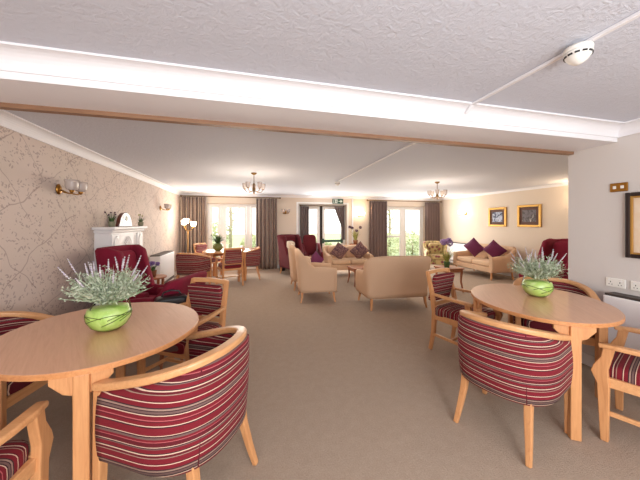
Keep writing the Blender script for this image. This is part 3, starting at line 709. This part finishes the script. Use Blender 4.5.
plant('mantel_pot', 'potted plant', (-1.88, 4.46, 1.425), 'small potted plant on the mantelpiece, nearer the front of the room', [(.035, 0), (.045, .07), (.05, .075)], 'greypot', 40, .13, .7, .006, 'leaf_dk', 5, 'orchid', .12, .012, .6, 11)
plant('mantel_pot', 'potted plant', (-1.84, 5.40, 1.425), 'small potted plant on the mantelpiece, on the window side of the clock', [(.035, 0), (.045, .07), (.05, .075)], 'greypot', 40, .12, .7, .006, 'leaf_dk', 3, 'leaf_yel', .12, .012, .6, 12)
def small_table(loc, w_, d_, h, label, mat, round_=False, rz=0):
    r = thing('side_table', label, 'side table', loc, rz)
    if round_: MB().lathe([(w_, h - .025), (w_ + .005, h - .012), (w_, h)], (0, 0, 0), 28, caps=True).build('table_top', mat, r)
    else: MB().b2((-w_ / 2, -d_ / 2, h - .028), (w_ / 2, d_ / 2, h)).build('table_top', mat, r, bevel=.008)
    a = w_ * .6 if round_ else w_ / 2 - .04; b = w_ * .6 if round_ else d_ / 2 - .04
    for sx in (-1, 1):
        for sy in (-1, 1): MB().bar([(sx * (a + .02), sy * (b + .02), 0), (sx * (a - .012), sy * (b - .012), h * .45), (sx * a, sy * b, h - .027)], [.022, .03, .036], [.022, .03, .036], (0, 1, 0)).build('leg', mat, r, bevel=.004)
    if not round_:
        q = MB()
        for s_ in (-1, 1): q.b2((-a, s_ * b - .009, h - .09), (a, s_ * b + .009, h - .028)); q.b2((s_ * a - .009, -b, h - .09), (s_ * a + .009, b, h - .028))
        q.build('apron', mat, r)
small_table((4.2, 5.12, 0), .44, .44, .52, 'brown wooden side table holding the mauve flowers, by the beige sofa', 'darkbeech')
small_table((2.6, 6.2, 0), .55, .5, .42, 'small brown coffee table between the beige sofas', 'darkbeech')
small_table((3.42, 8.62, 0), .2, .2, .78, 'tall plant stand behind the beige sofa', 'darkbeech', True)
small_table((-1.52, 4.95, 0), .2, .2, .62, 'round side table holding violets behind the burgundy chairs', 'darkbeech', True)

# ------------------------------------------------------------------ upholstered seating
def sofa(name, cat, loc, rz, w_, label, mat='beige', seats=2, dp=.74, back=.90, arm=.62, group=None, cush='beige_c', legmat='beech', exp=7, wing=False, seat_h=.46):
    r = thing(name, label, cat, loc, rz, group); a = w_ / 2; th = .10
    path = ucurve(a, -dp * .1, dp * .4, dp / 2 - .02, exp, 44)
    if wing: zt = lambda x, y: arm + (back - arm) * smooth(dp * .16, -dp * .16, y) - .03 * smooth(-.2, -.5, y) * (abs(x) / a) ** 4
    else: zt = lambda x, y: arm + (back - arm) * smooth(-dp * .14, -dp * .5, y) * (1 - .06 * (abs(x) / a) ** 3) - .03 * smooth(.0, dp / 2, y)
    q = MB(); q.shell(path, th, zt, lambda x, y: .20, lambda x, y: .075 * smooth(-dp * .05, -dp * .45, y), .008, 9, .03); q.build('back_and_arms', mat, r)
    MB().b2((-a + th * .7, -dp / 2 + .1, .19), (a - th * .7, dp / 2 - .035, seat_h - .13)).build('seat_base', mat, r, bevel=.02, seg=3)
    sw = (w_ - 2 * th - .02) / seats
    for k in range(seats):
        cx = -a + th + .01 + sw * (k + .5)
        MB().cushion((cx, .045, seat_h - .06), (sw, dp - .17, .15), .32, .16, 32, 12).build('seat_cushion', cush, r)
        if not wing:
            MB().cushion((cx, -dp * .30, seat_h + .18), (sw, .15, .36), .4, .3, 28, 12, Matrix.Rotation(-.14, 3, 'X')).build('back_cushion', cush, r)
    if wing: MB().cushion((0, -dp * .27, seat_h + .32), (w_ - 2 * th, .13, .64), .4, .3, 28, 14, Matrix.Rotation(.09, 3, 'X')).build('back_cushion', cush, r)
    for sx in (-1, 1):
        for sy, y in ((-1, -dp / 2 + .06), (1, dp / 2 - .075)):
            MB().bar([(sx * (a - .05), y + sy * .03, 0), (sx * (a - .065), y + sy * .008, .1), (sx * (a - .07), y, .21)], [.026, .034, .042], [.026, .034, .042], (0, 1, 0)).build('leg', legmat, r, bevel=.004)
    return r
GB = 'beige lounge seating'; GR_ = 'burgundy armchairs'
sofa('lounge_sofa', 'sofa', (2.51, 4.58, 0), math.radians(-4), 1.12, 'beige two-seat sofa with its back to us in the middle of the room', back=.92, group=GB)
sofa('lounge_sofa', 'sofa', (2.72, 7.45, 0), math.radians(176), 1.28, 'beige sofa facing us before the garden door, holding two mottled cushions', back=.82, group=GB)
sofa('lounge_sofa', 'sofa', (6.38, 6.44, 0), math.radians(86), 1.50, 'beige sofa under the framed pictures holding two purple cushions', back=.86, group=GB)
AB = 'beige_armchair'
sofa('lounge_armchair', 'armchair', (1.27, 5.27, 0), math.radians(-96), .70, 'beige armchair seen side-on, nearest of the pair by the curtain gap', seats=1, arm=.66, back=.97, group=GB, dp=.72)
sofa('lounge_armchair', 'armchair', (1.28, 6.28, 0), math.radians(-92), .72, 'beige armchair with a pale lace cover, behind the other side-on armchair', seats=1, arm=.66, back=1.0, group=GB, dp=.72)
sofa('floral_armchair', 'armchair', (5.8, 7.65, 0), math.radians(150), .64, 'armchair in yellow and plum floral fabric behind the mauve flowers', 'floral', 1, back=.88, cush='floral')
q = MB(); q.cushion((0, -.375, .955), (.5, .15, .17), .4, .3); lc = q.build('lace_cover', 'lace'); lc.location = (1.28, 6.28, .02); lc.rotation_euler = (0, 0, math.radians(-92)); tag(lc, 'pale lace cover over the back of the farther side-on beige armchair', 'chair cover')
def wing(loc, rz, label, back=1.14, mat='burg', w_=.72, dp=.76):
    return sofa('wing_armchair', 'armchair', loc, rz, w_, label, mat, 1, dp, back, .60, GR_, mat, 'beech', 8, True, .47)
wing((-1.46, 4.17, 0), math.radians(-104), 'burgundy high-backed armchair standing before the white fireplace', 1.17, w_=.56, dp=.58)
wing((1.22, 7.9, 0), math.radians(-158), 'burgundy wing armchair by the striped curtain at the back wall', 1.14, 'burg_dk', .58)
wing((1.86, 8.38, 0), math.radians(-175), 'dark burgundy armchair half hidden before the garden door', .84, 'burg_dk', .62)
wing((5.85, 4.12, 0), math.radians(84), 'burgundy wing armchair behind the lavender, beside the white wall end', 1.16, dp=.95)
sofa('low_armchair', 'armchair', (-.98, 3.64, 0), math.radians(70), .66, 'low burgundy armchair with its back to us beside the left table', 'burg', 1, .62, .87, .66, GR_, 'burg')
# cushions
def pillow(loc, size, rz, tilt, mat, label, roll=PI / 4, group=None):
    o = MB().pillow(size, .15).build('throw_cushion', mat); o.location = loc
    o.rotation_euler = (Matrix.Rotation(rz, 4, 'Z') @ Matrix.Rotation(tilt, 4, 'X') @ Matrix.Rotation(roll, 4, 'Y')).to_euler(); tag(o, label, 'cushion', group)
pillow((2.42, 7.31, .69), .40, math.radians(176), -.25, 'mottle', 'mottled purple cushion on the sofa before the garden door, beside the burgundy armchair end', PI / 4 + .2)
pillow((3.0, 7.26, .69), .42, math.radians(176), -.25, 'mottle', 'mottled purple cushion on the sofa before the garden door, under the plum flowers')
pillow((6.33, 6.66, .77), .44, math.radians(112), -.3, 'purple', 'purple cushion on the sofa under the pictures, nearer the radiator', PI / 4 - .1)
pillow((6.31, 5.95, .76), .42, math.radians(118), -.3, 'purple', 'purple cushion on the sofa under the pictures, nearer the burgundy chair', PI / 4)
pillow((1.36, 5.72, .66), .34, math.radians(-60), -.3, 'purple', 'dark purple cushion on the side-on beige armchair', .5)

# ------------------------------------------------------------------ fireplace wall
fp = thing('fireplace_surround', 'white painted fireplace surround on the leafy wallpaper', 'fireplace', (XL, 4.90, 0))
MB().b2((0, -.62, 1.385), (.27, .62, 1.425)).build('mantel_shelf', 'white', fp, bevel=.01)
MB().b2((0, -.585, 1.34), (.235, .585, 1.385)).build('shelf_moulding', 'white', fp, bevel=.018)
MB().b2((0, -.55, 1.02), (.19, .55, 1.34)).build('frieze', 'white', fp, bevel=.004)
for s_ in (-1, 1):
    q = MB().b2((0, s_ * .435 - .115, 0), (.21, s_ * .435 + .115, 1.02)); q.b2((.19, s_ * .435 - .115, 1.04), (.215, s_ * .435 + .115, 1.32)); pi_ = q.build('pilaster', 'white', fp, bevel=.006)
    MB().lathe([(.075, 0), (.08, .006), (.06, .012), (.05, .006), (.02, .014)], (0, 0, 0), 20, sy=1.5).build('oval_moulding', 'white', pi_, loc=(.215, s_ * .435, 1.18)).rotation_euler = (PI / 2, 0, PI / 2)
q = MB(); frame_rect(q, -.29, .29, 1.06, 1.30, 0, .012, .02)
for v in q.v: v.x, v.y = v.y + .19, v.x
q.build('panel_moulding', 'white', fp)
q = MB()
for k in range(-4, 5):
    a = k * .17; L = .19 - .012 * abs(k); P = [(.196, .0, 1.10), (.2, math.sin(a * 1.6) * L * .6, 1.10 + math.cos(a * 1.6) * L * .55), (.196, math.sin(a * 1.8) * L * 1.15, 1.10 + math.cos(a * 1.8) * L)]; q.tube(P, [.008, .014, .004], 6)
q.build('carved_fan', 'white', fp)
MB().b2((0, -.32, 0), (.05, .32, 1.02)).build('hearth_panel', 'plastic', fp); MB().b2((.05, -.28, 0), (.16, .28, .62)).build('fire', 'black', fp, bevel=.01)
ck = thing('mantel_clock', 'rounded brown wooden mantel clock with silver front on the fireplace', 'clock', (-1.91, 4.87, 1.425)); ck.scale = (.85, .85, .85)
P = [(-.27, 0), (.27, 0), (.27, .035)] + [(.25 * math.cos(a) * (1 if abs(math.cos(a)) < .7 else 1), .035 + .22 * math.sin(a)) for a in [PI * i / 20 for i in range(1, 20)]] + [(-.27, .035)]
MB().prism(P, 'x', .0, .06).build('case', 'mahogany', ck, bevel=.008)
P = [(-.12, .035), (.12, .035)] + [(.12 * math.cos(a), .14 + .08 * math.sin(a)) for a in [PI * i / 14 for i in range(15)]]
MB().prism(P, 'x', .058, .066).build('front_plate', 'mirrorface', ck)
q = MB(); q.b2((.0655, -.10, .04), (.069, -.065, .17)); q.b2((.0655, .065, .04), (.069, .10, .17)); q.build('side_inlay', 'mahogany', ck)
q = MB(); q.lathe([(.055, 0), (.058, .006), (.05, .008)], (0, 0, 0), 28); d = q.build('dial', 'sign_white', ck, loc=(.066, 0, .155)); d.rotation_euler = (0, PI / 2, 0)
MB().box((0, 0, 0), (.003, .005, .045)).build('hour_hand', 'black', ck, loc=(.077, .008, .165)).rotation_euler = (-.6, 0, 0)
MB().box((0, 0, 0), (.003, .004, .07)).build('minute_hand', 'black', ck, loc=(.078, -.01, .165)).rotation_euler = (.5, 0, 0)

def radiator(loc, rz, L, h, dp, label, feet=True):
    r = thing('storage_heater', label, 'heater', loc, rz)      # local +Y into the room, back on y=0
    MB().b2((-L / 2, .012, .09), (L / 2, dp, h - .02)).build('casing', 'white', r, bevel=.012)
    MB().b2((-L / 2 + .01, .02, h - .021), (L / 2 - .01, dp - .01, h)).build('top_grille', 'grillblack', r, bevel=.005)
    q = MB()
    for k in range(int(L / .05)): q.b2((-L / 2 + .03 + k * .05, dp - .002, .14), (-L / 2 + .055 + k * .05, dp + .004, .2))
    q.build('air_slot', 'grillblack', r)
    for s_ in (-1, 1): MB().b2((s_ * (L / 2 - .1) - .04, .03, 0), (s_ * (L / 2 - .1) + .04, dp - .02, .095)).build('foot', 'white', r)
radiator((XL, 6.95, 0), -PI / 2, 1.1, .80, .22, 'white storage heater with dark top on the leafy wallpaper beyond the fireplace')
radiator((XR, 7.85, 0), PI / 2, 1.5, .80, .18, 'white storage heater on the cream wall beyond the sofa with purple cushions')
radiator((XN, 1.30, 0), PI / 2, 1.15, .82, .16, 'white storage heater with dark grille on the white wall by the right table')
# floor lamp in the corner
fl = thing('floor_lamp', 'lit brass floor lamp with glass globes before the striped corner curtain', 'floor lamp', (-1.62, 8.05, 0))
MB().lathe([(.13, 0), (.13, .015), (.05, .035), (.015, .06)], (0, 0, 0), 24).build('base', 'brass', fl)
MB().tube([(0, 0, .05), (0, 0, 1.28)], .011).build('pole', 'brass', fl)
for k, a in enumerate((0.4, 2.5, 4.6)):
    u = Vector((math.cos(a), math.sin(a), 0)); ar = MB().tube([(0, 0, 1.27), u * .08 + Vector((0, 0, 1.29)), u * .14 + Vector((0, 0, 1.38 + .04 * k))], .008).build('arm', 'brass', fl)
    tulip(MB(), u * .14 + Vector((0, 0, 1.39 + .04 * k)), .075, .12).build('lamp_shade', 'shade_on', ar)
lamp('POINT', 'floor_lamp_glow', (-1.62, 8.05, 1.64), 4, (1, .76, .5), .06)
# bag on stool
small_table((-.78, 3.11, 0), .24, .22, .60, 'small stool holding the black bag behind the striped armchair', 'darkbeech', False, .3)
bg = thing('handbag', 'shiny black handbag beyond the left table, beside the burgundy chair', 'bag', (-.78, 3.11, .60), .4)
MB().cushion((0, 0, .07), (.30, .17, .13), .4, .35).build('body', 'blackleather', bg)
MB().tube([(-.09, 0, .13), (-.07, .02, .17), (0, .03, .185), (.07, .02, .17), (.09, 0, .13)], .008).build('handle', 'blackleather', bg)
# small white things on the far dining table
q = MB(); q.lathe([(.001, .0), (.05, .0), (.055, .005), (.085, .05), (.09, .055), (.083, .052), (.05, .012), (.001, .01)], (0, 0, 0), 20); b = q.build('white_bowl', 'white_gloss'); b.location = (-.40, 8.0, .745); tag(b, 'small white bowl on the far dining table beside the green vase', 'bowl')
q = MB(); q.prism([(-.09, 0), (.0, .12), (.09, 0), (.086, 0), (0, .114), (-.086, 0)], 'y', -.07, .07); b = q.build('table_card', 'white'); b.location = (-.22, 7.9, .745); b.rotation_euler = (0, 0, .5); tag(b, 'folded white card on the far dining table at the window side', 'card')
# speaker-like black bin by the curtain
q = thing('waste_bin', 'small black bin on the carpet between striped curtain and wing chair', 'bin', (.98, 8.6, 0))
MB().lathe([(.09, 0), (.11, .3), (.115, .305), (.105, .3), (.085, .02), (.001, .02)], (0, 0, 0), 20, caps=False).build('body', 'black', q)
MB().lathe([(.118, .30), (.12, .31), (.1, .345), (.001, .36)], (0, 0, 0), 20).build('lid', 'black', q)

# ------------------------------------------------------------------ pictures, switches
def picture(loc, rz, w_, h, fw, label, frame, prints, mount=None, group=None, inner=None):
    r = thing('framed_picture', label, 'picture', loc, rz, group)      # local +Y into the room
    q = MB()
    def fr_(mb, w2, h2, t_, y0, y1): frame_rect(mb, -w2 / 2, w2 / 2, -h2 / 2, h2 / 2, y0, y1, t_)
    fr_(q, w_, h, fw, .002, .035); q.build('picture_frame', frame, r, bevel=.008)
    if inner: q = MB(); fr_(q, w_ - 2 * fw + .004, h - 2 * fw + .004, .018, .004, .028); q.build('inner_frame', inner, r, bevel=.004)
    MB().b2((-w_ / 2 + fw * .8, .003, -h / 2 + fw * .8), (w_ / 2 - fw * .8, .012, h / 2 - fw * .8)).build('mount', mount or prints, r)
    if mount: k = fw + .075; MB().b2((-w_ / 2 + k, .011, -h / 2 + k), (w_ / 2 - k, .015, h / 2 - k)).build('print', prints, r)
GP = 'gold framed pictures on the cream wall'
picture((XR, 6.53, 1.655), PI / 2, .60, .56, .06, 'gold framed flower print on the cream wall, nearer the corner', 'gold', 'art_a', 'mount', GP)
picture((XR, 5.585, 1.665), PI / 2, .63, .58, .06, 'gold framed landscape print on the cream wall, nearer the white wall end', 'gold', 'art_b', 'mount', GP)
picture((XN, 1.40, 1.46), PI / 2, .76, .60, .035, 'dark wood framed pale picture cut by the photo edge on the white wall', 'darkwood', 'art_c', None, None, 'gold')
sw = thing('switch_plate', 'small brass switch plate on the white wall above the dark picture frame', 'switch', (XN, 1.835, 1.82), PI / 2)
MB().b2((-.065, 0, -.042), (.065, .014, .042)).build('plate', 'brass', sw, bevel=.005)
for s_ in (-1, 1): MB().b2((s_ * .028 - .012, .013, -.014), (s_ * .028 + .012, .021, .014)).build('rocker', 'plastic', sw, bevel=.003)
for y, lab in ((1.86, 'white double socket on the white wall, farther of the two above the heater'), (1.68, 'white double socket on the white wall, nearer of the two above the heater')):
    so = thing('wall_socket', lab, 'socket', (XN, y, .905), PI / 2, None)
    MB().b2((-.073, 0, -.043), (.073, .012, .043)).build('plate', 'plastic', so, bevel=.005)
    for s_ in (-1, 1):
        MB().b2((s_ * .045 - .006, .011, .016), (s_ * .045 + .006, .016, .032)).build('switch', 'white', so, bevel=.002)
        q = MB(); q.b2((s_ * .035 - .003, .0115, .0), (s_ * .035 + .003, .0126, .012))
        for d_ in (-1, 1): q.b2((s_ * .035 + d_ * .011 - .004, .0115, -.02), (s_ * .035 + d_ * .011 + .004, .0126, -.014))
        q.build('pin_hole', 'black', so)
